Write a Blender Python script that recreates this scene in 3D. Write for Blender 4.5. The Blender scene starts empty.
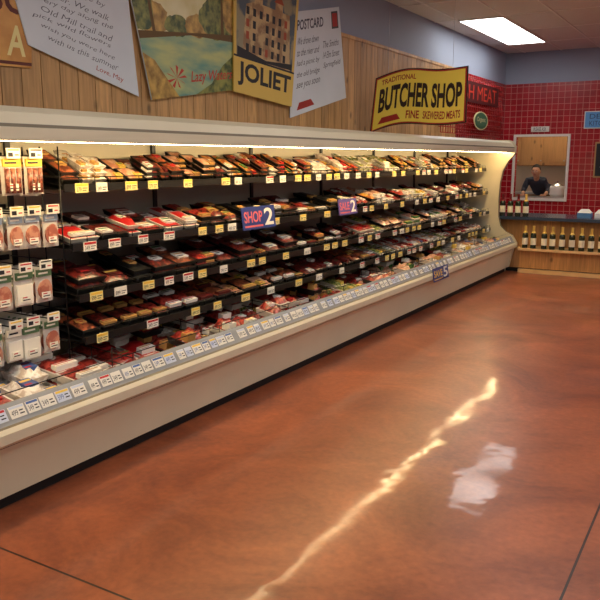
import bpy, math, random
from mathutils import Vector
random.seed(7)
sc = bpy.context.scene
try:
    sc.view_settings.view_transform = 'Standard'
    sc.view_settings.look = 'None'
except Exception: pass

# ------------------------------------------------------------------ materials
def lin(c):
    c = c/255.0
    return c/12.92 if c <= .04045 else ((c+.055)/1.055)**2.4
def rgb(r, g, b): return (lin(r), lin(g), lin(b), 1)

def mat(name, col, rough=.5, metal=0, var=.0, vscale=20, coat=0, emit=None, es=0, bump=0, bscale=40):
    m = bpy.data.materials.new(name); m.use_nodes = True
    nt = m.node_tree; b = nt.nodes['Principled BSDF']
    b.inputs['Base Color'].default_value = col
    b.inputs['Roughness'].default_value = rough
    b.inputs['Metallic'].default_value = metal
    if coat: b.inputs['Coat Weight'].default_value = coat; b.inputs['Coat Roughness'].default_value = .12
    if emit:
        b.inputs['Emission Color'].default_value = emit
        b.inputs['Emission Strength'].default_value = es
    if var or bump:
        tc = nt.nodes.new('ShaderNodeTexCoord')
    if var:
        n = nt.nodes.new('ShaderNodeTexNoise'); n.inputs['Scale'].default_value = vscale; n.inputs['Detail'].default_value = 4
        r = nt.nodes.new('ShaderNodeMapRange')
        r.inputs['From Min'].default_value = .3; r.inputs['From Max'].default_value = .7
        r.inputs['To Min'].default_value = 1-var; r.inputs['To Max'].default_value = 1+var
        mx = nt.nodes.new('ShaderNodeVectorMath'); mx.operation = 'SCALE'
        mx.inputs[0].default_value = col[:3]
        nt.links.new(tc.outputs['Object'], n.inputs['Vector'])
        nt.links.new(n.outputs['Fac'], r.inputs['Value'])
        nt.links.new(r.outputs['Result'], mx.inputs['Scale'])
        nt.links.new(mx.outputs['Vector'], b.inputs['Base Color'])
    if bump:
        n2 = nt.nodes.new('ShaderNodeTexNoise'); n2.inputs['Scale'].default_value = bscale
        bp = nt.nodes.new('ShaderNodeBump'); bp.inputs['Strength'].default_value = bump; bp.inputs['Distance'].default_value = .01
        nt.links.new(tc.outputs['Object'], n2.inputs['Vector'])
        nt.links.new(n2.outputs['Fac'], bp.inputs['Height'])
        nt.links.new(bp.outputs['Normal'], b.inputs['Normal'])
    return m

def two_tone(name, c1, c2, scale, rough=.4, lo=.45, hi=.55, coat=.5, stretch=(1,1,1)):
    m = bpy.data.materials.new(name); m.use_nodes = True
    nt = m.node_tree; b = nt.nodes['Principled BSDF']
    b.inputs['Roughness'].default_value = rough
    b.inputs['Coat Weight'].default_value = coat; b.inputs['Coat Roughness'].default_value = .15
    tc = nt.nodes.new('ShaderNodeTexCoord'); mp = nt.nodes.new('ShaderNodeMapping'); mp.inputs['Scale'].default_value = stretch
    n = nt.nodes.new('ShaderNodeTexNoise'); n.inputs['Scale'].default_value = scale; n.inputs['Detail'].default_value = 3
    r = nt.nodes.new('ShaderNodeValToRGB')
    r.color_ramp.elements[0].position = lo; r.color_ramp.elements[0].color = c1
    r.color_ramp.elements[1].position = hi; r.color_ramp.elements[1].color = c2
    nt.links.new(tc.outputs['Object'], mp.inputs['Vector']); nt.links.new(mp.outputs['Vector'], n.inputs['Vector'])
    nt.links.new(n.outputs['Fac'], r.inputs['Fac']); nt.links.new(r.outputs['Color'], b.inputs['Base Color'])
    return m

def wood_planks(name, base, width, dark=.35):
    m = bpy.data.materials.new(name); m.use_nodes = True
    nt = m.node_tree; L = nt.links.new; N = nt.nodes.new; b = nt.nodes['Principled BSDF']
    b.inputs['Roughness'].default_value = .55
    tc = N('ShaderNodeTexCoord'); sp = N('ShaderNodeSeparateXYZ'); L(tc.outputs['Object'], sp.inputs[0])
    ad = N('ShaderNodeMath'); ad.operation = 'ADD'; L(sp.outputs['X'], ad.inputs[0]); L(sp.outputs['Y'], ad.inputs[1])
    dv = N('ShaderNodeMath'); dv.operation = 'DIVIDE'; dv.inputs[1].default_value = width; L(sp.outputs['Y'] if width == .145 else ad.outputs[0], dv.inputs[0])
    fl = N('ShaderNodeMath'); fl.operation = 'FLOOR'; L(dv.outputs[0], fl.inputs[0])
    wn = N('ShaderNodeTexWhiteNoise'); wn.noise_dimensions = '1D'; L(fl.outputs[0], wn.inputs['W'])
    cb = N('ShaderNodeCombineXYZ'); 
    mu = N('ShaderNodeMath'); mu.operation = 'MULTIPLY'; mu.inputs[1].default_value = 22; L(ad.outputs[0], mu.inputs[0])
    mz = N('ShaderNodeMath'); mz.operation = 'MULTIPLY'; mz.inputs[1].default_value = 1.6; L(sp.outputs['Z'], mz.inputs[0])
    mw = N('ShaderNodeMath'); mw.operation = 'MULTIPLY'; mw.inputs[1].default_value = 13; L(wn.outputs['Value'], mw.inputs[0])
    L(mu.outputs[0], cb.inputs[0]); L(mz.outputs[0], cb.inputs[1]); L(mw.outputs[0], cb.inputs[2])
    ns = N('ShaderNodeTexNoise'); ns.inputs['Scale'].default_value = 1.5; ns.inputs['Detail'].default_value = 5; ns.inputs['Distortion'].default_value = 1.0
    L(cb.outputs[0], ns.inputs['Vector'])
    rp = N('ShaderNodeValToRGB'); e = rp.color_ramp.elements
    e[0].position = .3; e[0].color = tuple(c*(1-dark) for c in base[:3])+(1,)
    e[1].position = .62; e[1].color = base
    L(ns.outputs['Fac'], rp.inputs['Fac'])
    mr = N('ShaderNodeMapRange'); mr.inputs['To Min'].default_value = .74; mr.inputs['To Max'].default_value = 1.14; L(wn.outputs['Value'], mr.inputs['Value'])
    vo = N('ShaderNodeTexVoronoi'); vo.inputs['Scale'].default_value = 1.0
    cv = N('ShaderNodeCombineXYZ')
    k1 = N('ShaderNodeMath'); k1.operation = 'MULTIPLY'; k1.inputs[1].default_value = 6; L(ad.outputs[0], k1.inputs[0])
    k2 = N('ShaderNodeMath'); k2.operation = 'MULTIPLY'; k2.inputs[1].default_value = 3.2; L(sp.outputs['Z'], k2.inputs[0])
    L(k1.outputs[0], cv.inputs[0]); L(k2.outputs[0], cv.inputs[1]); L(cv.outputs[0], vo.inputs['Vector'])
    kr = N('ShaderNodeMapRange'); kr.inputs['From Min'].default_value = .06; kr.inputs['From Max'].default_value = .16; kr.inputs['To Min'].default_value = .4; kr.inputs['To Max'].default_value = 1
    L(vo.outputs['Distance'], kr.inputs['Value'])
    km = N('ShaderNodeMath'); km.operation = 'MULTIPLY'; L(kr.outputs['Result'], km.inputs[0]); L(mr.outputs['Result'], km.inputs[1])
    sc_ = N('ShaderNodeVectorMath'); sc_.operation = 'SCALE'; L(rp.outputs['Color'], sc_.inputs[0]); L(km.outputs[0], sc_.inputs['Scale'])
    L(sc_.outputs['Vector'], b.inputs['Base Color'])
    return m

def tile_mat(name, c1, c2, mortar, size):
    m = bpy.data.materials.new(name); m.use_nodes = True
    nt = m.node_tree; L = nt.links.new; N = nt.nodes.new; b = nt.nodes['Principled BSDF']
    b.inputs['Roughness'].default_value = .25
    tc = N('ShaderNodeTexCoord'); sp = N('ShaderNodeSeparateXYZ'); L(tc.outputs['Object'], sp.inputs[0])
    ad = N('ShaderNodeMath'); ad.operation = 'ADD'; L(sp.outputs['X'], ad.inputs[0]); L(sp.outputs['Y'], ad.inputs[1])
    cb = N('ShaderNodeCombineXYZ'); L(ad.outputs[0], cb.inputs[0]); L(sp.outputs['Z'], cb.inputs[1])
    br = N('ShaderNodeTexBrick'); br.offset = 0; br.inputs['Scale'].default_value = 1
    br.inputs['Brick Width'].default_value = size; br.inputs['Row Height'].default_value = size
    br.inputs['Mortar Size'].default_value = .004; br.inputs['Color1'].default_value = c1; br.inputs['Color2'].default_value = c2
    br.inputs['Mortar'].default_value = mortar
    L(cb.outputs[0], br.inputs['Vector']); L(br.outputs['Color'], b.inputs['Base Color'])
    bp = N('ShaderNodeBump'); bp.invert = True; bp.inputs['Strength'].default_value = .4; bp.inputs['Distance'].default_value = .004
    L(br.outputs['Fac'], bp.inputs['Height']); L(bp.outputs['Normal'], b.inputs['Normal'])
    return m

def floor_mat():
    m = bpy.data.materials.new('stained_concrete'); m.use_nodes = True
    nt = m.node_tree; L = nt.links.new; N = nt.nodes.new; b = nt.nodes['Principled BSDF']
    tc = N('ShaderNodeTexCoord')
    n1 = N('ShaderNodeTexNoise'); n1.inputs['Scale'].default_value = 1.3; n1.inputs['Detail'].default_value = 9; n1.inputs['Roughness'].default_value = .7; n1.inputs['Distortion'].default_value = .8
    L(tc.outputs['Object'], n1.inputs['Vector'])
    rp = N('ShaderNodeValToRGB'); e = rp.color_ramp.elements
    e[0].position = .32; e[0].color = rgb(112, 56, 36); e[1].position = .68; e[1].color = rgb(176, 98, 60)
    L(n1.outputs['Fac'], rp.inputs['Fac'])
    n3 = N('ShaderNodeTexNoise'); n3.inputs['Scale'].default_value = 30; n3.inputs['Detail'].default_value = 6
    L(tc.outputs['Object'], n3.inputs['Vector'])
    r3 = N('ShaderNodeMapRange'); r3.inputs['From Min'].default_value = .3; r3.inputs['From Max'].default_value = .7; r3.inputs['To Min'].default_value = .85; r3.inputs['To Max'].default_value = 1.12; L(n3.outputs['Fac'], r3.inputs['Value'])
    s3 = N('ShaderNodeVectorMath'); s3.operation = 'SCALE'; L(rp.outputs['Color'], s3.inputs[0]); L(r3.outputs['Result'], s3.inputs['Scale'])
    sp = N('ShaderNodeSeparateXYZ'); L(tc.outputs['Object'], sp.inputs[0])
    def line(out, pos):
        a = N('ShaderNodeMath'); a.operation = 'SUBTRACT'; a.inputs[1].default_value = pos; L(out, a.inputs[0])
        c = N('ShaderNodeMath'); c.operation = 'ABSOLUTE'; L(a.outputs[0], c.inputs[0])
        d = N('ShaderNodeMath'); d.operation = 'LESS_THAN'; d.inputs[1].default_value = .005; L(c.outputs[0], d.inputs[0])
        return d.outputs[0]
    o1 = line(sp.outputs['X'], -.43); o2 = line(sp.outputs['Y'], 1.81); o3 = line(sp.outputs['X'], 3.2)
    x1 = N('ShaderNodeMath'); x1.operation = 'MAXIMUM'; L(o1, x1.inputs[0]); L(o2, x1.inputs[1])
    x2 = N('ShaderNodeMath'); x2.operation = 'MAXIMUM'; L(x1.outputs[0], x2.inputs[0]); L(o3, x2.inputs[1])
    mx = N('ShaderNodeMix'); mx.data_type = 'RGBA'; L(x2.outputs[0], mx.inputs['Factor'])
    L(s3.outputs['Vector'], mx.inputs[6]); mx.inputs[7].default_value = rgb(40, 22, 18); L(mx.outputs[2], b.inputs['Base Color'])
    n2 = N('ShaderNodeTexNoise'); n2.inputs['Scale'].default_value = 2.4; n2.inputs['Detail'].default_value = 2.8; L(tc.outputs['Object'], n2.inputs['Vector'])
    bp = N('ShaderNodeBump'); bp.inputs['Strength'].default_value = .24; bp.inputs['Distance'].default_value = .02
    L(n2.outputs['Fac'], bp.inputs['Height']); L(bp.outputs['Normal'], b.inputs['Normal']); L(bp.outputs['Normal'], b.inputs['Coat Normal'])
    b.inputs['Roughness'].default_value = .36
    b.inputs['Specular IOR Level'].default_value = .45
    n4 = N('ShaderNodeTexNoise'); n4.inputs['Scale'].default_value = 2.0; n4.inputs['Detail'].default_value = 5; L(tc.outputs['Object'], n4.inputs['Vector'])
    r4 = N('ShaderNodeMapRange'); r4.inputs['From Min'].default_value = .38; r4.inputs['From Max'].default_value = .62; r4.inputs['To Min'].default_value = .06; r4.inputs['To Max'].default_value = .42; L(n4.outputs['Fac'], r4.inputs['Value'])
    L(r4.outputs['Result'], b.inputs['Coat Weight'])
    rr = N('ShaderNodeMapRange'); rr.inputs['From Min'].default_value = .3; rr.inputs['From Max'].default_value = .7; rr.inputs['To Min'].default_value = .03; rr.inputs['To Max'].default_value = .10; L(n1.outputs['Fac'], rr.inputs['Value'])
    L(rr.outputs['Result'], b.inputs['Coat Roughness'])
    return m

# ------------------------------------------------------------------ mesh builder
class MB:
    def __init__(s): s.v = []; s.f = []; s.m = []; s.sm = []
    def add(s, vs, fs, mi=0, smooth=False):
        o = len(s.v); s.v += [tuple(p) for p in vs]
        for f in fs: s.f.append([o+i for i in f]); s.m.append(mi); s.sm.append(smooth)
    def box(s, x0, x1, y0, y1, z0, z1, mi=0):
        s.add([(x0,y0,z0),(x1,y0,z0),(x1,y1,z0),(x0,y1,z0),(x0,y0,z1),(x1,y0,z1),(x1,y1,z1),(x0,y1,z1)],
              [(0,3,2,1),(4,5,6,7),(0,1,5,4),(1,2,6,5),(2,3,7,6),(3,0,4,7)], mi)
    def hexa(s, b4, t4, mi=0):
        s.add(list(b4)+list(t4), [(0,3,2,1),(4,5,6,7),(0,1,5,4),(1,2,6,5),(2,3,7,6),(3,0,4,7)], mi)
    def tube(s, a, b, r, mi=0, n=6, r2=None):
        a = Vector(a); b = Vector(b); d = (b-a).normalized()
        u = d.orthogonal().normalized(); w = d.cross(u)
        vs = []
        for p,rr in ((a,r), (b,r2 or r)):
            for i in range(n):
                t = 2*math.pi*i/n; vs.append(p+u*rr*math.cos(t)+w*rr*math.sin(t))
        fs = [(i,(i+1)%n,n+(i+1)%n,n+i) for i in range(n)] + [tuple(range(n-1,-1,-1)), tuple(range(n,2*n))]
        s.add(vs, fs, mi, True)
    def ell(s, c, r, mi=0, n=16, m=10, fn=None):
        vs = []
        for j in range(m+1):
            ph = -math.pi/2+math.pi*j/m
            for i in range(n):
                th = 2*math.pi*i/n
                p = Vector((math.cos(ph)*math.cos(th), math.cos(ph)*math.sin(th), math.sin(ph)))
                if fn: p = fn(p)
                vs.append((c[0]+p.x*r[0], c[1]+p.y*r[1], c[2]+p.z*r[2]))
        s.add(vs, [(j*n+i,j*n+(i+1)%n,(j+1)*n+(i+1)%n,(j+1)*n+i) for j in range(m) for i in range(n)], mi, True)
    def lathe(s, cx, cy, z0, prof, mi_f, n=14):
        for k in range(len(prof)-1):
            r0,z_0,mi = prof[k]; r1,z_1,_ = prof[k+1]
            vs = []
            for r,z in ((r0,z_0),(r1,z_1)):
                for i in range(n):
                    t = 2*math.pi*i/n; vs.append((cx+r*math.cos(t), cy+r*math.sin(t), z0+z))
            s.add(vs, [(i,(i+1)%n,n+(i+1)%n,n+i) for i in range(n)], mi, True)
    def prism(s, pts, fn, d0, d1, mi=0):
        n = len(pts)
        vs = [fn(p[0],p[1],d0) for p in pts]+[fn(p[0],p[1],d1) for p in pts]
        fs = [tuple(range(n-1,-1,-1)), tuple(range(n,2*n))]+[(i,(i+1)%n,n+(i+1)%n,n+i) for i in range(n)]
        s.add(vs, fs, mi)
    def flat(s, pts, fn, d, mi=0):
        s.add([fn(p[0],p[1],d) for p in pts], [tuple(range(len(pts)))], mi)
    def text(s, body, fn, s0, s1, t0, t1, d, mi=0, shear=0, bold=0):
        vs, fs = text_geo(body, bold)
        s.add([fn(s0+(s1-s0)*x+shear*y*(t1-t0), t0+(t1-t0)*y, d) for x,y in vs], fs, mi)
    def obj(s, name, mats, parent=None):
        me = bpy.data.meshes.new(name); me.from_pydata(s.v, [], s.f)
        for m in mats: me.materials.append(m)
        me.polygons.foreach_set('material_index', s.m); me.polygons.foreach_set('use_smooth', s.sm)
        me.update()
        o = bpy.data.objects.new(name, me); sc.collection.objects.link(o)
        if parent: o.parent = parent
        return o
_tc = {}
def text_geo(body, bold=0):
    if (body,bold) in _tc: return _tc[(body,bold)]
    cu = bpy.data.curves.new('txt','FONT'); cu.body = body; cu.resolution_u = 3; cu.offset = bold
    o = bpy.data.objects.new('txt', cu); sc.collection.objects.link(o)
    dg = bpy.context.evaluated_depsgraph_get(); dg.update()
    me = bpy.data.meshes.new_from_object(o.evaluated_get(dg))
    xs = [v.co.x for v in me.vertices]; ys = [v.co.y for v in me.vertices]
    x0,x1,y0,y1 = min(xs),max(xs),min(ys),max(ys)
    vs = [((v.co.x-x0)/(x1-x0),(v.co.y-y0)/(y1-y0)) for v in me.vertices]
    fs = [tuple(p.vertices) for p in me.polygons]
    bpy.data.objects.remove(o); bpy.data.curves.remove(cu); bpy.data.meshes.remove(me)
    _tc[(body,bold)] = (vs, fs); return vs, fs
def empty(name):
    e = bpy.data.objects.new(name, None); sc.collection.objects.link(e); return e
def bil(bl, br, tr, tl, nrm):
    bl,br,tr,tl,nrm = map(Vector,(bl,br,tr,tl,nrm))
    def f(s,t,d): return (bl*(1-s)+br*s)*(1-t)+(tl*(1-s)+tr*s)*t+nrm*d
    return f

# ------------------------------------------------------------------ palette
cream = mat('cream_enamel', rgb(216,206,176), .35, var=.03, vscale=3)
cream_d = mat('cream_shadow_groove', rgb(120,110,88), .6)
inner = mat('case_liner', rgb(196,186,162), .45)
black = mat('black_plastic', rgb(20,19,18), .4)
kick = mat('black_toe_kick', rgb(14,13,13), .6)
wire = mat('black_wire', rgb(30,29,28), .35, metal=.5)
strip = mat('ticket_channel', rgb(158,160,158), .25)
tagw = mat('tag_card', rgb(238,234,220), .5)
tagc = mat('tag_card_yellow', rgb(240,222,150), .5)
ink = mat('tag_ink', rgb(30,28,35), .6)
redink = mat('red_ink', rgb(190,30,30), .6)
tagy = mat('tag_yellow', rgb(240,200,70), .5)
tagb = mat('tag_blue', rgb(70,100,160), .5)
lamp_m = mat('case_lamp', rgb(255,240,210), .5, emit=rgb(255,224,170), es=36)
troff = mat('troffer_diffuser', rgb(250,250,250), .5, emit=rgb(252,250,246), es=7.8)
pine = wood_planks('knotty_pine', rgb(214,166,108), .145, .36)
pine2 = wood_planks('counter_pine', rgb(206,152,92), .11)
blue = mat('blue_grey_paint', rgb(152,162,182), .7, var=.02, vscale=2)
red_t = tile_mat('red_tile', rgb(170,28,38), rgb(146,20,32), rgb(204,130,122), .1)
white_p = mat('white_paint', rgb(225,222,212), .5)
paper = mat('poster_paper', rgb(218,224,232), .7, var=.03, vscale=4)

# ------------------------------------------------------------------ room
b = MB(); b.box(-3.85, 6, -4, 16, -.1, 0, 0); b.obj('floor', [floor_mat()])
b = MB()
ctile = mat('ceiling_tile', rgb(214,212,208), .85, var=.04, vscale=90, bump=.2, bscale=120)
cbar = mat('ceiling_tbar', rgb(230,228,224), .5)
b.box(-3.85, 6, -4, 13.42, 3.37, 3.45, 0)
x = -3.4
while x < 6: b.box(x-.012, x+.012, -4, 13.3, 3.362, 3.37, 1); x += .6
y = 12.2
while y > -4: b.box(-3.72, 6, y-.012, y+.012, 3.363, 3.37, 1); y -= 1.2
b.obj('ceiling', [ctile, cbar])
b = MB()
b.box(-3.82, -3.715, -4, 10.75, 0, 3.37, 0)
b.box(-3.82, -3.715, 10.75, 13.3, 2.85, 3.37, 0)
b.box(-3.82, -3.70, 10.75, 13.3, 0, 2.85, 1)
b.obj('wall_left', [blue, red_t])
b = MB(); i0 = int(-4/.145)
for i in range(i0, int(10.75/.145)):
    b.box(-3.714, -3.69, i*.145+.003, (i+1)*.145-.003, .0, 2.83, 0)
b.box(-3.714, -3.68, i0*.145, 10.73, 2.83, 2.865, 0)
b.obj('wood_plank_paneling', [pine])
b = MB()
ox0, ox1, oz0, oz1 = -3.47, -2.6, .92, 1.96
b.box(-3.82, ox0, 13.3, 13.42, 0, 2.85, 1); b.box(ox1, 6, 13.3, 13.42, 0, 2.85, 1)
b.box(ox0, ox1, 13.3, 13.42, 0, oz0, 1); b.box(ox0, ox1, 13.3, 13.42, oz1, 2.85, 1)
b.box(-3.82, 6, 13.31, 13.42, 2.85, 3.45, 0)
b.obj('wall_back', [blue, red_t])
b = MB()
for a in ((ox0-.04,ox0,oz0-.05,oz1+.04),(ox1,ox1+.04,oz0-.05,oz1+.04),(ox0,ox1,oz1,oz1+.04),(ox0,ox1,oz0-.05,oz0)):
    b.box(a[0],a[1],13.27,13.3,a[2],a[3],0)
b.obj('window_1', [white_p])
b = MB(); b.box(ox0,ox1,13.43,13.95,oz0-.03,oz0,0)
for xx in (ox0+.05,ox1-.05):
    b.box(xx-.02,xx+.02,13.43,13.47,0,oz0-.03,0); b.box(xx-.02,xx+.02,13.9,13.94,0,oz0-.03,0)
b.obj('steel_prep_table', [mat('steel_sill', rgb(170,170,170), .3, .8)])
b = MB(); b.box(6, 6.1, -4, 16, 0, 3.45, 0); b.obj('wall_right', [blue])
b = MB(); b.box(-3.82, 6.1, -4.1, -4, 0, 3.45, 0); b.obj('wall_front', [blue])
kw = mat('kitchen_wall', rgb(222,212,188), .7)
for nm,a in (('wall_kitchen_back',(-4.6,-1.2,15.2,15.3,0,2.8)),('wall_kitchen_left',(-4.7,-4.6,13.42,15.3,0,2.8)),('wall_kitchen_right',(-1.2,-1.1,13.42,15.3,0,2.8)),('ceiling_kitchen',(-4.6,-1.2,13.42,15.3,2.8,2.9))):
    b = MB(); b.box(*a, 0); b.obj(nm, [kw])
b = MB(); cab = wood_planks('cabinet_wood', rgb(190,142,90), .5, .2); knob = mat('knob_metal', rgb(180,180,180), .3, 1)
b.box(-4.2,-1.6,14.85,15.19,1.45,2.25,0)
for i in range(6):
    x0 = -4.2+i*.433
    b.box(x0+.015,x0+.418,14.83,14.85,1.47,2.23,0)
    b.box(x0+.07,x0+.363,14.822,14.83,1.53,2.17,0)
    b.tube((x0+.39,14.83,1.55),(x0+.39,14.80,1.55),.012,1)
b.obj('kitchen_wall_cabinet', [cab, knob])
b = MB(); b.box(-4.2,-1.6,14.6,15.19,.0,.92,0); b.box(-4.2,-1.6,14.56,15.19,.92,.96,1)
for i in range(6): b.box(-4.185+i*.433,-3.79+i*.433,14.58,14.6,.1,.86,0)
b.obj('kitchen_base_cabinet', [cab, mat('kitchen_counter', rgb(150,145,140), .3)])
b = MB()
b.box(-3.5,-2.3,13.9,14.2,2.76,2.8,0); b.obj('kitchen_fill_light', [mat('kitchen_fill', rgb(255,255,255), .5, emit=rgb(255,240,205), es=16)])  # unseen light added above the opening to brighten the kitchen
b = MB(); st = mat('stainless', rgb(190,190,190), .25, .9); gl = mat('dark_glass', rgb(30,20,15), .08)
cx, cy, cz = -2.3, 14.85, .96
b.box(cx-.12,cx+.12,cy-.09,cy+.15,cz,cz+.04,0); b.box(cx-.12,cx+.12,cy+.08,cy+.15,cz+.04,cz+.34,0); b.box(cx-.12,cx+.12,cy-.09,cy+.15,cz+.34,cz+.45,1)
b.lathe(cx,cy-.01,cz+.04,[(.0,0,2),(.07,.0,2),(.085,.06,2),(.075,.13,2),(.05,.17,0),(.05,.2,0),(0,.2,0)],2)
b.obj('coffee_maker', [black, st, gl])
b = MB()
b.lathe(-2.80,13.66,.92,[(.0,0,0),(.1,0,0),(.13,.05,0),(.13,.16,0),(.11,.2,1),(.05,.24,1),(.015,.25,1),(.015,.28,1),(0,.28,1)],0,18)
b.tube((-2.95,13.66,1.02),(-2.65,13.66,1.02),.012,1)
b.obj('stock_pot', [white_p, st])

# ------------------------------------------------------------------ kitchen worker leaning over the prep table
person = empty('kitchen_worker')
skin_m = mat('skin', rgb(196,146,116), .5, var=.04, vscale=30); shirt = mat('dark_shirt', rgb(44,46,58), .8, var=.1, vscale=30)
trs = mat('trousers', rgb(60,56,52), .8); hair = mat('dark_hair', rgb(34,24,18), .6, var=.3, vscale=120, bump=.5, bscale=150); eyew = mat('eye_white', rgb(235,232,226), .3); lip = mat('lips', rgb(160,86,76), .5); shoe = mat('shoe_leather', rgb(28,24,22), .4)
px = -3.24
def skin_obj(name, verts, edges, rad, mat_, root=0, sub=2):
    me = bpy.data.meshes.new(name); me.from_pydata(verts, edges, []); me.materials.append(mat_)
    o = bpy.data.objects.new(name, me); sc.collection.objects.link(o); o.parent = person
    md = o.modifiers.new('skin','SKIN'); md.use_smooth_shade = True
    for i,r in enumerate(rad):
        me.skin_vertices[0].data[i].radius = r if isinstance(r, tuple) else (r,r); me.skin_vertices[0].data[i].use_root = (i==root)
    s2 = o.modifiers.new('sub','SUBSURF'); s2.levels = sub; s2.render_levels = sub
    return o
skin_obj('shirt_torso', [(px,14.33,.93),(px,14.22,1.06),(px,14.08,1.17),(px,13.99,1.23),(px-.17,14.03,1.19),(px-.22,13.98,1.04),(px-.21,13.90,.985),(px+.17,14.03,1.19),(px+.22,13.98,1.04),(px+.21,13.90,.985)],
    [(0,1),(1,2),(2,3),(2,4),(4,5),(5,6),(2,7),(7,8),(8,9)], [(.15,.11),(.14,.1),(.15,.1),(.065,.06),.07,.05,.042,.07,.05,.042], shirt)
skin_obj('trouser_legs', [(px,14.33,.90),(px-.09,14.34,.82),(px-.1,14.30,.48),(px-.1,14.36,.1),(px+.09,14.34,.82),(px+.1,14.30,.48),(px+.1,14.36,.1)],
    [(0,1),(1,2),(2,3),(0,4),(4,5),(5,6)], [(.13,.11),.09,.062,.05,.09,.062,.05], trs)
b = MB()
for sx in (-1,1):
    def sh(p): return Vector((p.x, p.y, max(p.z,-.6)))
    b.ell((px+sx*.1,14.30,.045),(.05,.14,.07),5,fn=sh)
    wx = px+sx*.20; 
    b.tube((px+sx*.21,13.905,.985),(wx-sx*.005,13.84,.955),.034,0,10,.026)       # forearm / wrist
    b.ell((wx-sx*.012,13.79,.946),(.04,.052,.016),0)                             # palm
    for k,(dx,ln) in enumerate(((-.028,.062),(-.010,.072),(.009,.068),(.027,.054))):
        a0 = (wx-sx*.012+dx,13.75,.950); a1 = (wx-sx*.012+dx*1.15,13.75-ln*.5,.954); a2 = (wx-sx*.012+dx*1.2,13.75-ln,.931)
        b.tube(a0,a1,.009,0,7,.0085); b.tube(a1,a2,.0085,0,7,.007); b.ell(a1,(.0088,.0088,.0088),0,8,6)
    b.tube((wx-sx*.045,13.80,.945),(wx-sx*.068,13.775,.942),.010,0,7,.009); b.tube((wx-sx*.068,13.775,.942),(wx-sx*.074,13.75,.934),.009,0,7,.007)
hc = Vector((px,13.90,1.36))
b.tube((px,13.985,1.22),(px,13.93,1.30),.055,0,12,.05)
def hd(p):
    k = 1-.22*max(0,-p.z)*1.0
    return Vector((p.x*k, p.y*(1-.1*max(0,-p.z)), p.z))
b.ell(hc,(.076,.095,.115),0,20,14,hd)
def hr(p):
    if p.y < -.25 and p.z < .45: return Vector((p.x*.8,p.y*.8,p.z*.8))
    if p.z < -.35: return Vector((p.x*.8,p.y*.85,p.z*.8))
    return p
b.ell(hc+Vector((0,.012,.016)),(.086,.1,.118),2,24,16,hr)
for sx in (-1,1):
    b.ell(hc+Vector((sx*.03,-.083,.0)),(.013,.01,.008),3,10,8); b.ell(hc+Vector((sx*.03,-.092,.0)),(.005,.003,.005),2,8,6)
    b.ell(hc+Vector((sx*.03,-.088,.018)),(.018,.006,.004),2,8,6)
    b.ell(hc+Vector((sx*.077,.005,-.005)),(.01,.02,.03),0,8,8)
b.ell(hc+Vector((0,-.098,-.022)),(.012,.018,.022),0,10,8); b.ell(hc+Vector((0,-.086,-.056)),(.024,.008,.007),4,10,6)
b.obj('head_hands_shoes', [skin_m, shirt, hair, eyew, lip, shoe], person)

def troffer(x, y):
    b = MB(); b.box(x-.28,x+.28,y-.58,y+.58,3.352,3.358,0)
    for a in ((x-.3,x-.28,y-.6,y+.6),(x+.28,x+.3,y-.6,y+.6),(x-.28,x+.28,y-.6,y-.58),(x-.28,x+.28,y+.58,y+.6)): b.box(a[0],a[1],a[2],a[3],3.35,3.369,1)
    b.box(x-.28,x+.28,y-.58,y+.58,3.358,3.369,1)
    b.obj('ceiling_light', [troff, white_p])
for y in (10.4, 11.6): troffer(-3.1, y)
for x in (-.1, 2.3, 4.7):
    for y in (-2.8, -.4, 3.2, 5.6, 9.2, 11.6): troffer(x, y)  # out-of-view troffers added to light the room
for y in (-2.8, -.4, 2.0, 4.4, 6.8): troffer(-1.3, y)  # extra unseen row, added to brighten the posters and left side

# ------------------------------------------------------------------ refrigerated case
case = empty('refrigerated_display_case')
Y0, Y1 = 1.0, 10.6
prof = [(-2.82,0,3),(-2.82,.07,3),(-2.775,.07,0),(-2.735,.30,0),(-2.725,.325,2),(-2.725,.338,0),(-2.695,.342,0),(-2.675,.36,0),(-2.675,.405,0),(-2.69,.425,2),(-2.705,.43,4),
        (-2.755,.515,4),(-2.765,.515,1),(-2.79,.33,1),(-3.58,.33,1),(-3.6,1.70,1),(-2.84,1.72,0),(-2.80,1.70,0),(-2.775,1.675,0),(-2.765,1.68,0),(-2.768,1.735,2),(-2.774,1.75,0),(-2.80,1.80,0),(-2.86,1.83,0),(-3.68,1.84,0),(-3.68,.0,1)]
b = MB()
for i in range(len(prof)):
    p = prof[i]; q = prof[(i+1)%len(prof)]
    b.add([(p[0],Y0,p[1]),(p[0],Y1-.05,p[1]),(q[0],Y1-.05,q[1]),(q[0],Y0,q[1])],[(0,1,2,3)],p[2])
b.obj('body', [cream, inner, cream_d, kick, strip], case)
endp = [(-2.82,0),(-2.82,.07),(-2.77,.07),(-2.71,.34),(-2.67,.36),(-2.67,.42),(-2.74,.525),(-2.84,.57),(-2.92,.65),(-2.955,.78),(-2.965,1.0),(-2.955,1.25),(-2.92,1.42),(-2.85,1.56),(-2.78,1.64),(-2.755,1.675),(-2.755,1.76),(-2.79,1.82),(-2.86,1.845),(-3.685,1.85),(-3.685,0)]
fnE = lambda s,t,d:(s,d,t)
b = MB(); b.prism(endp, fnE, Y1-.05, Y1, 0); b.prism(endp, fnE, Y0-.05, Y0, 0)
for p,q in zip(endp[6:15], endp[7:16]): b.hexa([(p[0]-.004,Y1-.03,p[1]),(q[0]-.004,Y1-.03,q[1]),(q[0]-.004,Y1+.002,q[1]),(p[0]-.004,Y1+.002,p[1])],[(p[0]+.008,Y1-.03,p[1]),(q[0]+.008,Y1-.03,q[1]),(q[0]+.008,Y1+.002,q[1]),(p[0]+.008,Y1+.002,p[1])],1)
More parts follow.
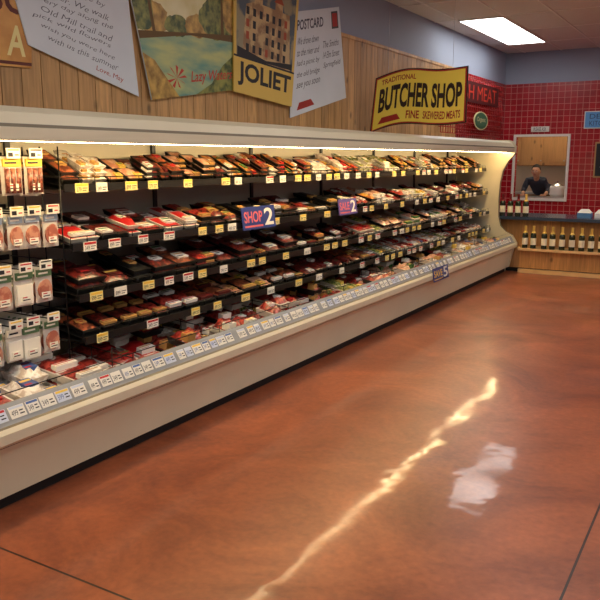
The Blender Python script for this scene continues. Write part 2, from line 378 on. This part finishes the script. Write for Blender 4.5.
b.obj('end_panels', [cream, cream_d], case)
b = MB(); b.box(-2.89,-2.868,Y0+.02,Y1-.08,1.675,1.705,0); b.obj('lamp', [lamp_m], case)
SH = [(1.45,-3.15),(1.13,-3.11),(.85,-3.08),(.615,-3.05)]
SY0, SY1 = 2.82, 10.5
al = math.radians(9)
b = MB()
for z,xf in SH:
    L_ = xf+3.59; dz = L_*math.tan(al)
    b.hexa([(xf,SY0,z-.02),(xf,SY1,z-.02),(-3.59,SY1,z-.02+dz),(-3.59,SY0,z-.02+dz)],[(xf,SY0,z),(xf,SY1,z),(-3.59,SY1,z+dz),(-3.59,SY0,z+dz)],0)
    b.box(xf, xf+.012, SY0, SY1, z-.032, z+.01, 0)
    b.tube((xf-.005,SY0,z+.045),(xf-.005,SY1,z+.045),.003,1)
    y = SY0
    while y < SY1:
        b.tube((xf-.005,y,z),(xf-.005,y,z+.045),.0025,1,4); y += .12
    y = SY0
    while y <= SY1:
        b.hexa([(xf-.03,y,z-.02),(xf-.03,y+.01,z-.02),(-3.59,y+.01,z-.09+dz),(-3.59,y,z-.09+dz)],[(xf-.03,y,z),(xf-.03,y+.01,z),(-3.59,y+.01,z+dz),(-3.59,y,z+dz)],0)
        y += 1.219
for y in [SY0+1.219*k for k in range(7)]: b.box(-3.598,-3.58,y-.012,y+.022,.35,1.69,0)
for y in (2.95,3.75,4.6,5.5,6.5,7.6,8.7,9.6):
    for k in range(3):
        zz = .40+k*.055; b.tube((-2.82,y,zz),(-3.3,y,zz+.03),.003,1,5)
    for xx in (-2.82,-2.98,-3.14,-3.3): b.tube((xx,y,.34),(xx,y,.54),.003,1,5)
b.tube((-2.80,Y0,.545),(-2.80,Y1-.06,.545),.003,1,5)
b.obj('shelves', [black, wire], case)
b = MB()
def tag(xf, y, z, w=.095, h=.052, kind=0):
    b.box(xf, xf+.004, y-w/2, y+w/2, z-h/2, z+h/2, 5 if kind==0 else 0)
    x = xf+.0045
    fn = lambda s,t,d:(x+d, y-w/2+w*s, z-h/2+h*t)
    q = lambda s0,s1,t0,t1,m: b.flat([(s0,t0),(s1,t0),(s1,t1),(s0,t1)], fn, 0.0004, m)
    q(.04,.96,.7,.94, 2 if kind==0 else 3 if kind==1 else 0)
    b.text(random.choice(['349','499','599','279','899']), fn, .08,.44,.14,.58,.0006,1)
    q(.54,.92,.44,.52,1); q(.54,.82,.2,.27,1)
for si,(z,xf) in enumerate(SH):
    y = SY0+.12
    while y < SY1-.05:
        tag(xf+.013, y, z-.012, w=random.choice([.085,.095,.1]), kind=random.choice([0,0,0,1,2])); y += random.choice([.15,.19,.24,.34,.42])
b.obj('shelf_price_tags', [tagw, ink, tagy, redink, tagb, tagc], case)
b = MB(); y = Y0+.05
cA = Vector((-2.7035,0,.433)); cB = Vector((-2.7525,0,.512)); nn = Vector((.86,0,.5)).normalized()
while y < Y1-.2:
    w = random.choice([.06,.07,.085])
    fn = lambda s,t,d:cA.lerp(cB,t)+Vector((0,y+w*s,0))+nn*d
    b.flat([(0,.2),(1,.2),(1,.82),(0,.82)], fn, .002, random.choice([0,0,0,5]))
    k = random.choice([4,5,0,0,3,5,2])
    b.flat([(.05,.68),(.95,.68),(.95,.8),(.05,.8)], fn, .003, k)
    b.text(random.choice(['349','499','599']), fn, .1,.5,.32,.6,.003,random.choice([1,1,4])); b.flat([(.6,.34),(.9,.34),(.9,.4),(.6,.4)], fn, .003, 1); b.flat([(.6,.5),(.85,.5),(.85,.56),(.6,.56)], fn, .003, 1)
    y += w+random.choice([.008,.01,.015,.03,.06])
b.obj('channel_price_tags', [tagw, ink, tagy, redink, tagb, mat('tag_pale_blue', rgb(206,214,228), .5)], case)

# ------------------------------------------------------------------ packaged meats
M = [black, mat('foam_tray', rgb(216,210,200), .4, coat=.4),
     two_tone('beef', rgb(118,20,16), rgb(174,62,50), 45, coat=.8),
     two_tone('dark_beef', rgb(64,16,12), rgb(126,40,30), 38, coat=.8),
     two_tone('poultry', rgb(196,134,106), rgb(222,178,148), 30, coat=.8),
     two_tone('sausage', rgb(100,48,28), rgb(166,88,54), 30, coat=.8),
     two_tone('marinated', rgb(176,92,34), rgb(214,152,76), 35, coat=.8),
     two_tone('greens', rgb(64,92,38), rgb(166,160,90), 50, coat=.6),
     mat('label_white', rgb(236,232,222), .4), mat('label_yellow', rgb(230,196,90), .4), mat('label_red', rgb(184,34,34), .4), mat('label_blue', rgb(70,96,150), .4),
     two_tone('vac_pack', rgb(204,190,176), rgb(238,234,226), 26, coat=.8), mat('label_maroon', rgb(92,26,26), .4), mat('label_gold', rgb(196,150,84), .4), mat('label_green', rgb(70,120,60), .4)]
ST = {'beef':(0,2,[8,8,14]),'dark':(0,3,[8,13,14,8]),'poul':(0,4,[8,14,8,9]),'saus':(0,5,[8,14,10,9]),'mari':(0,6,[8,15,10,9]),'green':(1,7,[8,9,8]),
      'wbeef':(1,2,[8,10,8]),'wpoul':(1,4,[8,11,15]),'vac':(12,12,[10,15,11,14,9]),'blk':(0,0,[8,14,13]), 'brn':(0,5,[14,13,8]), 'rpk':(1,10,[8,8,9])}
b = MB()
def pkg(O, a, w, d, h, bump, st, mirror=1):
    B = Vector((-math.cos(a),0,math.sin(a))); Nn = Vector((math.sin(a),0,math.cos(a))); A = Vector((0,1,0)); O = Vector(O)
    P = lambda p,q,n: O+A*p+B*q+Nn*n
    tr,co,lb,lp = st
    i = .012
    b.hexa([P(i,i,0),P(w-i,i,0),P(w-i,d-i,0),P(i,d-i,0)],[P(0,0,h),P(w,0,h),P(w,d,h),P(0,d,h)],tr)
    nx, ny = 6, 6; vs = []
    for r in range(ny):
        for c in range(nx):
            s = c/(nx-1); t = r/(ny-1)
            e = 0 if (r in (0,ny-1) or c in (0,nx-1)) else bump*random.uniform(.4,1.2)
            vs.append(P(.012+(w-.024)*s, .012+(d-.024)*t, h+.001+e))
    b.add(vs, [(r*nx+c,r*nx+c+1,(r+1)*nx+c+1,(r+1)*nx+c) for r in range(ny-1) for c in range(nx-1)], co, True)
    l0, m0, lw, ld = lp
    x0,x1,y0,y1 = w*l0,w*(l0+lw),d*m0,d*(m0+ld); hh = h+bump+.004
    b.hexa([P(x0,y0,h),P(x1,y0,h),P(x1,y1,h),P(x0,y1,h)],[P(x0,y0,hh),P(x1,y0,hh),P(x1,y1,hh),P(x0,y1,hh)],lb)
    b.add([P(x0+.006,y0+.008,hh+.0006),P(x0+(x1-x0)*.6,y0+.008,hh+.0006),P(x0+(x1-x0)*.6,y0+(y1-y0)*.3,hh+.0006),P(x0+.006,y0+(y1-y0)*.3,hh+.0006)],[(0,1,2,3)],random.choice([10,13,13,0,0]))
    b.add([P(x0+.006,y0+(y1-y0)*.6,hh+.0006),P(x1-.006,y0+(y1-y0)*.6,hh+.0006),P(x1-.006,y0+(y1-y0)*.85,hh+.0006),P(x0+.006,y0+(y1-y0)*.85,hh+.0006)],[(0,1,2,3)],random.choice([9,10,13,14,15]))
def fill(z, xf, ya, yb, pick, a, slope, depth, dr, hr, maxstack, wr=(.14,.22), bumpr=(.008,.025)):
    y = ya
    while y < yb-wr[1]-.01:
        t = (y-ya)/(yb-ya); sn = pick(t); tr,co,lbs = ST[sn]; lb = random.choice(lbs)
        w = random.uniform(*wr); d = random.uniform(*dr); h = random.uniform(*hr); bm = random.uniform(*bumpr)
        lp = random.choice([(.08,.1,.38,.34),(.5,.1,.38,.3),(.25,.25,.5,.4),(.12,.08,.76,.22),(.3,.45,.4,.3)])
        n = random.choice([1,1,1,2]); 
        for k in range(n):
            if y+w > yb: break
            q = .012; first = True
            while q+d*math.cos(a-slope) < depth+.03:
                stn = random.randint(1, maxstack) if first else random.randint(max(1,maxstack-1), maxstack)
                first = False
                base = Vector((xf-q, y, z+q*math.tan(slope)))
                for s_ in range(stn):
                    o = base+Vector((random.uniform(-.01,.006),random.uniform(-.006,.006), .002+s_*(h+bm*.8)))
                    pkg(o, a+random.uniform(-.05,.07), w-.006, d, h, bm, (tr,co,lb,lp))
                q += d*math.cos(a)+.008
            y += w+random.choice([.004,.006,.02])
C = random.choice
P0 = lambda t: C(['saus','brn','poul','mari','dark','vac','beef'] if t<.35 else ['mari','green','vac','saus','poul','mari','green'])
P1 = lambda t: C(['dark','blk','beef','dark','blk','rpk'] if t<.45 else ['green','mari','beef','vac','green','dark','wpoul'])
P2 = lambda t: C(['dark','beef','blk','dark','brn','dark'] if t<.45 else ['wpoul','poul','vac','beef','green','wbeef','dark'])
P3 = lambda t: C(['brn','dark','beef','brn','dark','poul'] if t<.5 else ['green','vac','wpoul','wbeef','beef','blk'])
PW = lambda t: C(['dark','beef','wbeef','rpk','vac','beef','wbeef'] if t<.3 else ['beef','green','wbeef','rpk','wbeef'] if t<.5 else ['poul','mari','wpoul','beef'] if t<.75 else ['vac','green','wpoul','vac'])
fill(1.45,-3.17,SY0+.02,SY1-.05,P0,math.radians(26),al,.40,(.12,.16),(.018,.03),3,(.085,.15),(.006,.016))
fill(1.13,-3.125,SY0+.02,SY1-.05,P1,math.radians(15),al,.44,(.17,.21),(.022,.032),2,(.11,.23))
fill(.85,-3.095,SY0+.02,SY1-.05,P2,math.radians(15),al,.46,(.17,.21),(.022,.032),2,(.11,.23))
fill(.615,-3.065,SY0+.02,SY1-.05,P3,math.radians(14),al,.48,(.16,.2),(.02,.03),1,(.11,.2))
fill(.34,-2.83,Y0+.1,Y1-.1,PW,math.radians(8),math.radians(5),.66,(.15,.22),(.035,.05),2,(.12,.24),(.02,.05))
b.obj('packaged_meats', M)

# ------------------------------------------------------------------ hanging deli packs (pegs)
b = MB()
PM = [mat('pouch_clear', rgb(200,194,184), .2, coat=.8), two_tone('ham', rgb(170,98,80), rgb(200,142,116), 22), two_tone('salami', rgb(100,42,30), rgb(160,92,70), 60), mat('pouch_kraft', rgb(170,134,82), .5, var=.1, vscale=15),
      mat('pouch_green', rgb(84,116,80), .4), mat('pouch_blue', rgb(150,166,186), .4), tagw, ink, tagy, redink, wire, black]
def pouch(x, y, zt, w, h, main, win, lab, kind):
    fn = lambda s,t,d:(x+d, y-w/2+w*s, zt-h+h*t)
    nx,ny = 4,5
    for side in (1,-1):
        vs = []
        for r in range(ny):
            for c in range(nx):
                e = .012*math.sin(math.pi*c/(nx-1))*math.sin(math.pi*min(1,r/(ny-1)*1.1)) ; vs.append(fn(c/(nx-1), r/(ny-1), side*(max(0,e)+.001)))
        b.add(vs, [(r*nx+c,r*nx+c+1,(r+1)*nx+c+1,(r+1)*nx+c) for r in range(ny-1) for c in range(nx-1)], main, False)
    if kind == 0:
        for k in range(3): b.tube(fn(.22+.28*k,.06,.012), fn(.22+.28*k,.70,.012), .012, win, 8)
    elif kind == 1:
        b.prism([(.5+.4*math.cos(k*math.pi/7), .36+.28*math.sin(k*math.pi/7)) for k in range(14)], fn, .0, .015, win)
        b.prism([(.52+.3*math.cos(k*math.pi/6), .46+.2*math.sin(k*math.pi/6)) for k in range(12)], fn, .015, .018, win)
    else:
        b.prism([(.08,.06),(.92,.06),(.92,.6),(.08,.6)], fn, .0, .014, win)
    b.prism([(.08,.74),(.92,.74),(.92,.94),(.08,.94)], fn, .0, .012, lab)
    b.prism([(.25,.12),(.75,.12),(.75,.3),(.25,.3)], fn, .012, .0195, 6)
    b.flat([(.3,.17),(.7,.17),(.7,.2),(.3,.2)], fn, .02, 7); b.flat([(.3,.24),(.55,.24),(.55,.27),(.3,.27)], fn, .02, 9)
    b.prism([(.15,.81),(.7,.81),(.7,.86),(.15,.86)], fn, .012, .0128, 7 if lab in (0,6,3,8) else 6)
rows = [(1.60,.2,[(0,2,3,0),(3,2,6,0),(0,2,8,0),(0,3,6,0)]),(1.315,.185,[(0,1,5,1),(5,1,6,1),(0,2,6,1)]),(1.03,.2,[(0,1,4,1),(0,6,4,2),(0,1,6,2)]),(.745,.19,[(0,6,6,2),(0,1,4,1),(0,6,4,2)])]
for z,h,styles in rows:
    y = 1.15
    b.box(-3.59,-3.575,1.05,2.78,z+.0,z+.03,10)
    while y < 2.72:
        w = random.uniform(.095,.125); stl = random.choice(styles)
        b.tube((-3.58,y,z+.01),(-3.10,y,z+.01),.0035,10,5)
        for k in range(random.randint(5,8)):
            pouch(-3.125-k*.042, y+random.uniform(-.004,.004), z+.008, w, h*random.uniform(.92,1.03), *stl)
        b.box(-3.10,-3.095,y-.04,y+.04,z-.002,z+.048,6)
        b.box(-3.0946,-3.094,y-.033,y+.033,z+.036,z+.043,random.choice([8,9,7])); b.box(-3.0946,-3.094,y-.032,y-.004,z+.006,z+.026,7); b.box(-3.0946,-3.094,y+.008,y+.03,z+.012,z+.018,9)
        y += w+.012
for zz in [k*.09+.6 for k in range(12)]: b.tube((-3.14,2.79,zz),(-3.58,2.79,zz),.003,10,5)
for xx in (-3.14,-3.28,-3.42): b.tube((xx,2.79,.5),(xx,2.79,1.66),.004,10,5)
b.obj('hanging_deli_packages', PM)

# ------------------------------------------------------------------ sale signs
def sale(y, z, w, h, x, fg, bgm, t1, t2):
    b = MB(); fn = lambda s,t,d:(x+d+.02*t*-1, y-w/2+w*s, z-h/2+h*t)
    b.prism([(0,0),(1,0),(1,1),(0,1)], fn, 0, .004, 0)
    b.text(t1, fn, .06,.6,.3,.8,.0046,1,0,.02); b.text(t2, fn, .66,.94,.12,.9,.0046,2,0,.02)
    b.flat([(.06,.1),(.6,.1),(.6,.18),(.06,.18)], fn,.0046,1)
    b.obj('sale_sign', [bgm, fg, tagw])
sb = mat('sale_blue', rgb(44,62,128), .4); sp_ = mat('sale_pink', rgb(226,110,110), .5); sy_ = mat('sale_gold', rgb(240,200,90), .5)
sale(4.62,1.165,.44,.165,-3.078, sp_, sb, 'SHOP', '2'); sale(6.08,1.165,.36,.14,-3.078, sp_, mat('sale_indigo', rgb(96,84,150), .4), 'SALE', '2')
sale(7.46,.40,.46,.14,-2.66, sy_, sb, 'SAVE', '5')

# ------------------------------------------------------------------ posters
XP = -3.685
def quad(pts): 
    return bil(*[(XP,p[0],p[1]) for p in pts], (1,0,0))
def base(b, fn, mi=0, d=.008): b.prism([(0,0),(1,0),(1,1),(0,1)], fn, 0.0, d, mi)
inkb = mat('handwriting_ink', rgb(74,78,98), .7); redp = mat('poster_red', rgb(170,40,34), .6)
b = MB(); fn = quad([(2.25,2.10),(3.11,2.12),(3.16,2.72),(2.3,2.74)]); base(b, fn)
b.text('CORSO', fn, .1,.98,.48,.74,.009,1,0,.02); b.text('DELLA', fn, .1,.7,.12,.36,.009,1); b.text('A', fn, .8,.95,.1,.38,.009,2,0,.02)
b.flat([(.0,.8),(1,.8),(1,.84),(.0,.84)], fn,.009,2); b.flat([(.0,.02),(1,.02),(1,.05),(.0,.05)], fn,.009,1)
b.obj('orange_banner', [two_tone('orange_board', rgb(190,124,48), rgb(222,164,80), 6, coat=0, lo=.35, hi=.65), mat('dark_brown_paint', rgb(96,36,24), .6), mat('cream_paint', rgb(236,220,150), .6)])
b = MB(); fB = quad([(3.09,2.25),(4.01,2.02),(3.93,2.78),(2.92,2.84)]); fn = lambda s,t,d: fB(s,t,d+.01); base(b, fn, 0, .006)
for k,t in enumerate(['Dear friends at','the market, it is','so lovely here by','the water. We walk','every day along the','Old Mill trail and','pick wild flowers','wish you were here','with us this summer']):
    t0 = .86-k*.085; wob = random.uniform(-.02,.02)
    fh = lambda s,t_,d,w_=wob: fn(s, t_+w_*(s-.3)+.006*math.sin(s*40), d)
    b.text(t, fh, .1+.04*(k%3), .34+.022*len(t)*1.1, t0-.035, t0+.018, .0065, 1, .5, -.008)
b.text('Love, May', fn,.58,.84,.05,.11,.0065,2,.3)
b.obj('handwritten_letter', [paper, inkb, redp])
b = MB(); fB2 = quad([(4.13,2.005),(5.13,2.148),(5.17,2.97),(3.9,2.88)]); fn = lambda s,t,d: fB2(s,t,d+.018)
base(b, fn, 0, .01)
sky = two_tone('painted_sky', rgb(216,204,140), rgb(232,224,180), 5, coat=0, lo=.35, hi=.65); water = two_tone('painted_water', rgb(96,150,140), rgb(190,196,130), 3, coat=0, stretch=(1,.8,3), lo=.35, hi=.65)
fol = two_tone('painted_foliage', rgb(60,78,36), rgb(150,150,70), 16, coat=0, lo=.35, hi=.65); aut = two_tone('painted_autumn', rgb(140,106,44), rgb(210,170,84), 14, coat=0, lo=.35, hi=.65); bank = mat('painted_bank', rgb(108,84,50), .7)
q = lambda pts,d,m: b.flat(pts, fn, d, m)
q([(.0,.5),(1,.5),(1,1),(0,1)],.0105,1); q([(0,.0),(1,.0),(1,.52),(0,.52)],.0107,2)
def blob(s0,s1,t0,t1,m,d):
    n=36; c=((s0+s1)/2,(t0+t1)/2); b.flat([(max(.0,min(1,c[0]+(s1-s0)/2*math.cos(k*2*math.pi/n)*random.uniform(.88,1.06))), max(.0,min(1,c[1]+(t1-t0)/2*math.sin(k*2*math.pi/n)*random.uniform(.88,1.06)))) for k in range(n)], fn, d, m)
blob(.02,.3,.48,.76,4,.011); blob(.25,.5,.48,.66,3,.0112); blob(.45,.7,.48,.68,4,.0114); blob(.6,1.05,.46,.85,3,.0116); blob(-.1,.18,.5,1.0,3,.0118); blob(.85,1.1,.5,1.0,4,.012)
q([(.0,.46),(.5,.5),(1,.45),(1,.52),(.0,.52)],.0122,5)
q([(.5,.0),(1,.0),(1,.34),(.85,.24),(.7,.08)],.0122,3); q([(0,0),(.3,0),(.1,.3),(0,.36)],.01225,4)
q([(.13,.5),(.16,.5),(.15,.98),(.13,.98)],.0124,5); q([(.83,.48),(.87,.48),(.85,.98),(.84,.98)],.0124,5)
b.text('Lazy Waters', fn, .45,.95,.08,.2,.0128,6,.2,.01)
for k in range(9):
    a = k*.7; q([(.3,.15),(.3+.1*math.cos(a)+.012,.15+.09*math.sin(a)),(.3+.1*math.cos(a)-.012,.15+.09*math.sin(a)+.02)],.0128,6)
b.obj('landscape_painting', [paper, sky, water, fol, aut, bank, mat('painted_red', rgb(196,66,50), .6)])
b = MB(); fB3 = quad([(5.10,2.135),(6.01,2.063),(6.16,3.12),(5.13,3.16)]); fn = lambda s,t,d: fB3(s,t,d+.034)
base(b, fn, 0, .01)
q = lambda pts,d,m: b.flat(pts, fn, d, m)
q([(.04,.28),(.96,.28),(.96,.97),(.04,.97)],.0105,1)
q([(.12,.28),(.92,.28),(.86,.74),(.74,.74),(.74,.8),(.62,.8),(.62,.74),(.42,.74),(.42,.86),(.3,.86),(.3,.74),(.18,.7)],.011,2)
for r in range(4):
    for k in range(7):
        if random.random() < .85: s0=.18+k*.1; t0=.34+r*.095; q([(s0,t0),(s0+.045,t0),(s0+.045,t0+.06),(s0,t0+.06)],.0113,3 if random.random()<.7 else 4)
q([(.28,.86),(.44,.86),(.36,.94)],.0112,4); q([(.6,.8),(.76,.8),(.68,.88)],.0112,4)
q([(.05,.28),(.95,.3),(.95,.35),(.5,.31),(.05,.36)],.0118,3)
q([(0,0),(1,0),(1,.29),(0,.29)],.012,0); q([(0,.275),(1,.275),(1,.29),(0,.29)],.0122,3)
b.text('JOLIET', fn, .06,.95,.06,.25,.0126,3,0,.03); b.text('OLD TOWN', fn,.5,.92,.88,.95,.0124,5)
b.obj('travel_poster', [mat('poster_ochre', rgb(224,190,96), .6), two_tone('poster_sky', rgb(70,84,98), rgb(150,140,110), 5, coat=0), two_tone('poster_stone', rgb(196,166,116), rgb(150,116,78), 9, coat=0), mat('poster_black', rgb(30,28,36), .6), mat('poster_rust', rgb(168,76,44), .6), mat('poster_cream', rgb(226,208,160), .6)])
b = MB(); fB4 = quad([(6.03,1.965),(7.16,2.22),(6.98,3.096),(6.09,2.906)]); fn = lambda s,t,d: fB4(s,t,d+.01)
base(b, fn, 0, .008)
b.text('POSTCARD', fn,.08,.62,.82,.92,.009,1,0,.02)
for k,t in enumerate(['We drove down','to the river and','had a picnic by','the old bridge','see you soon']): b.text(t, fn,.08,.5,.68-k*.11,.75-k*.11,.009,1,.3)
for k,t in enumerate(['The Smiths','14 Elm Street','Springfield']): b.text(t, fn,.58,.92,.6-k*.11,.67-k*.11,.009,1,.3)
b.flat([(.8,.78),(.95,.78),(.95,.96),(.8,.96)], fn,.009,3); b.flat([(.82,.8),(.93,.8),(.93,.94),(.82,.94)], fn,.0095,2)
b.flat([(.1,.05),(.4,.05),(.34,.12),(.14,.12)], fn,.009,2)
b.obj('giant_postcard', [paper, inkb, redp, mat('stamp_dark', rgb(70,72,74), .6)])

# ------------------------------------------------------------------ butcher sign (arched, wavy banner)
b = MB()
fS = bil((-3.50,7.40,1.875),(-2.44,7.40,1.96),(-2.44,7.40,2.52),(-3.44,7.40,2.45),(0,-1,0))
wv = lambda s: .045*math.sin(s*2*math.pi)+.07*math.sin(s*math.pi)-.02
def wav(i0):
    pts = []
    n = 20
    for k in range(n+1): s=k/n; pts.append((i0+(1-2*i0)*s, i0*1.6+wv(s)))
    for k in range(n+1): s=1-k/n; pts.append((i0+(1-2*i0)*s+.02*math.sin(s*math.pi*2), 1-i0*1.6-.02+wv(s)))
    return pts
b.prism(wav(0), fS, -.012, .0, 0); b.prism(wav(.012), fS, 0, .003, 1); b.prism(wav(.026), fS, .003, .005, 2)
fw = lambda s,t,d: fS(s, t+wv(s), d)
b.text('BUTCHER SHOP', fw, .07,.95,.3,.73,.006,0,0,.035); b.text('TRADITIONAL', fw,.08,.46,.79,.88,.006,1,0,.02)
b.text('FINE', fw, .38,.52,.1,.24,.006,1,0,.02); b.text('SKEWERED MEATS', fw,.56,.94,.1,.24,.006,1,0,.02)
b.flat([(.08,.1),(.32,.1),(.28,.2),(.12,.2)], fw,.006,1)
for xx in (-3.3,-2.6): b.tube((xx,7.405,2.44),(xx,7.405,3.365),.0015,3)
b.obj('butcher_shop_sign', [mat('sign_dark', rgb(44,26,18), .5), mat('sign_red', rgb(170,44,34), .5), mat('sign_yellow', rgb(250,226,90), .45), mat('sign_cable', rgb(170,172,178), .4)])

# ------------------------------------------------------------------ red wire grid sign
b = MB(); rw = mat('red_wire', rgb(170,34,30), .4)
ya,yb,za,zb = 9.9,12.8,1.95,2.78
y = ya
while y <= yb+.001: b.tube((-3.62,y,za),(-3.62,y,zb),.007,0,5); y += .1
z = za
while z <= zb+.001: b.tube((-3.62,ya,z),(-3.62,yb,z),.007,0,5); z += .083
for yy in (ya+.1,yb-.1):
    for z in (za+.083,zb-.083): b.tube((-3.62,yy,z),(-3.688 if yy<10.7 else -3.70,yy,z),.008,0)
fn = lambda s,t,d:(-3.61+d, ya+.15+2.5*s, 2.42+.3*t)
b.prism([(0,0),(1,0),(1,1),(0,1)], fn, 0,.006,1); b.text('FRESH MEAT', fn,.05,.95,.15,.85,.008,2)
b.obj('wire_grid_sign', [rw, mat('maroon_board', rgb(74,18,18), .5), mat('sign_letters', rgb(206,60,40), .5)])
b = MB(); fn = lambda s,t,d:(-3.61+d, 11.65+.36*s, 2.17+.14*t)
el = lambda r:[(r*math.cos(k*math.pi/12), r*math.sin(k*math.pi/12)) for k in range(24)]
b.prism(el(1), fn, 0,.01,0); b.prism(el(.88), fn,.01,.013,1); b.text('Organic', fn,-.6,.6,-.25,.4,.014,0)
b.obj('oval_sign', [mat('oval_cream', rgb(214,200,150), .5), mat('oval_green', rgb(40,90,62), .5)])

# ------------------------------------------------------------------ back wall signs
def wsign(name, x0,x1,z0,z1, mats, txt=None, frame=.015):
    b = MB(); b.box(x0,x1,13.275,13.298,z0,z1,0); b.box(x0+frame,x1-frame,13.27,13.275,z0+frame,z1-frame,1)
    fn = lambda s,t,d:(x0+(x1-x0)*s,13.269-d,z0+(z1-z0)*t)
    if txt:
        for k,t in enumerate(txt): b.text(t, fn,.15,.85,.9-(k+1)*.8/len(txt)+.06,.9-k*.8/len(txt)-.06,.0,2)
    b.obj(name, mats)
wsign('blue_wall_sign',-2.36,-1.8,2.08,2.36,[white_p, mat('sign_sky_blue', rgb(90,150,205), .5), mat('sign_navy', rgb(20,40,90), .5)], ['DEMO','KITCHEN'])
wsign('chalkboard',-2.16,-1.5,1.28,1.86,[cab, mat('slate', rgb(26,27,30), .7), tagw], ['TODAY','TASTE','TRY IT'],.025)
wsign('small_notice',-3.22,-2.92,2.04,2.13,[white_p, white_p, ink], ['PLEASE ASK'])

# ------------------------------------------------------------------ tasting counter
ctr = empty('tasting_counter')
b = MB(); cy0 = 10.62
b.box(-3.66,1.2,cy0+.05,11.4,0,.06,2)
b.box(-3.66,1.2,cy0+.02,11.4,.06,.33,0)
b.box(-2.64,1.2,cy0-.1,cy0+.02,.32,.355,3); b.box(-3.66,1.2,cy0+.02,11.4,.33,.355,3)
b.box(-3.66,1.2,cy0+.22,11.4,.355,.74,0)
b.box(-3.68,1.25,cy0+.0,11.45,.74,.785,1)
b.box(-2.64,1.2,cy0-.06,cy0+.02,.0,.05,3)
b.obj('counter_body', [pine2, mat('blue_black_top', rgb(52,66,84), .2), kick, mat('ledge_pine', rgb(222,184,128), .4, var=.06, vscale=8)], ctr)
gm = mat('bottle_glass', rgb(36,46,22), .1, coat=.5); foil = mat('gold_foil', rgb(232,194,94), .4, .2); wl = mat('wine_label', rgb(240,232,204), .5); am = mat('red_foil', rgb(120,26,26), .35, .4)
b = MB()
def bottle(x, y, z, f):
    b.lathe(x,y,z,[(0,.0,0),(.039,0,0),(.04,.05,2),(.04,.145,0),(.04,.19,0),(.032,.215,f),(.017,.24,f),(.0165,.3,f),(.018,.302,f),(.018,.312,f),(0,.312,f)],0)
for k in range(22): bottle(-2.56+k*.125+random.uniform(-.012,.012), cy0-.045, .355, 1)
for x in (-2.94,-2.83,-2.72,-2.61): bottle(x, cy0+.1, .785, random.choice([1,3]))
b.obj('wine_bottles', [gm, foil, wl, am])
b = MB()
for x,c in ((-1.85,0),(-1.62,1)):
    b.box(x-.09,x+.09,cy0+.25,cy0+.4,.785,.85,c); b.hexa([(x-.09,cy0+.25,.85),(x+.09,cy0+.25,.85),(x+.09,cy0+.4,.85),(x-.09,cy0+.4,.85)],[(x-.05,cy0+.3,.9),(x+.05,cy0+.3,.9),(x+.05,cy0+.35,.9),(x-.05,cy0+.35,.9)],2)
b.obj('snack_bags', [mat('bag_blue', rgb(70,120,170), .4), mat('bag_white', rgb(210,215,220), .4), white_p])

# ------------------------------------------------------------------ world + camera
w = bpy.data.worlds.new('world'); sc.world = w; w.use_nodes = True
w.node_tree.nodes['Background'].inputs['Color'].default_value = (.8,.85,1,1); w.node_tree.nodes['Background'].inputs['Strength'].default_value = .3
cam = bpy.data.cameras.new('camera'); co = bpy.data.objects.new('camera', cam); sc.collection.objects.link(co)
cam.sensor_width = 36; cam.lens = 44.4; cam.clip_start = .05
co.location = (0,0,1.6)
co.rotation_euler = (math.radians(90-10.86), 0, math.radians(30.57))
sc.camera = co
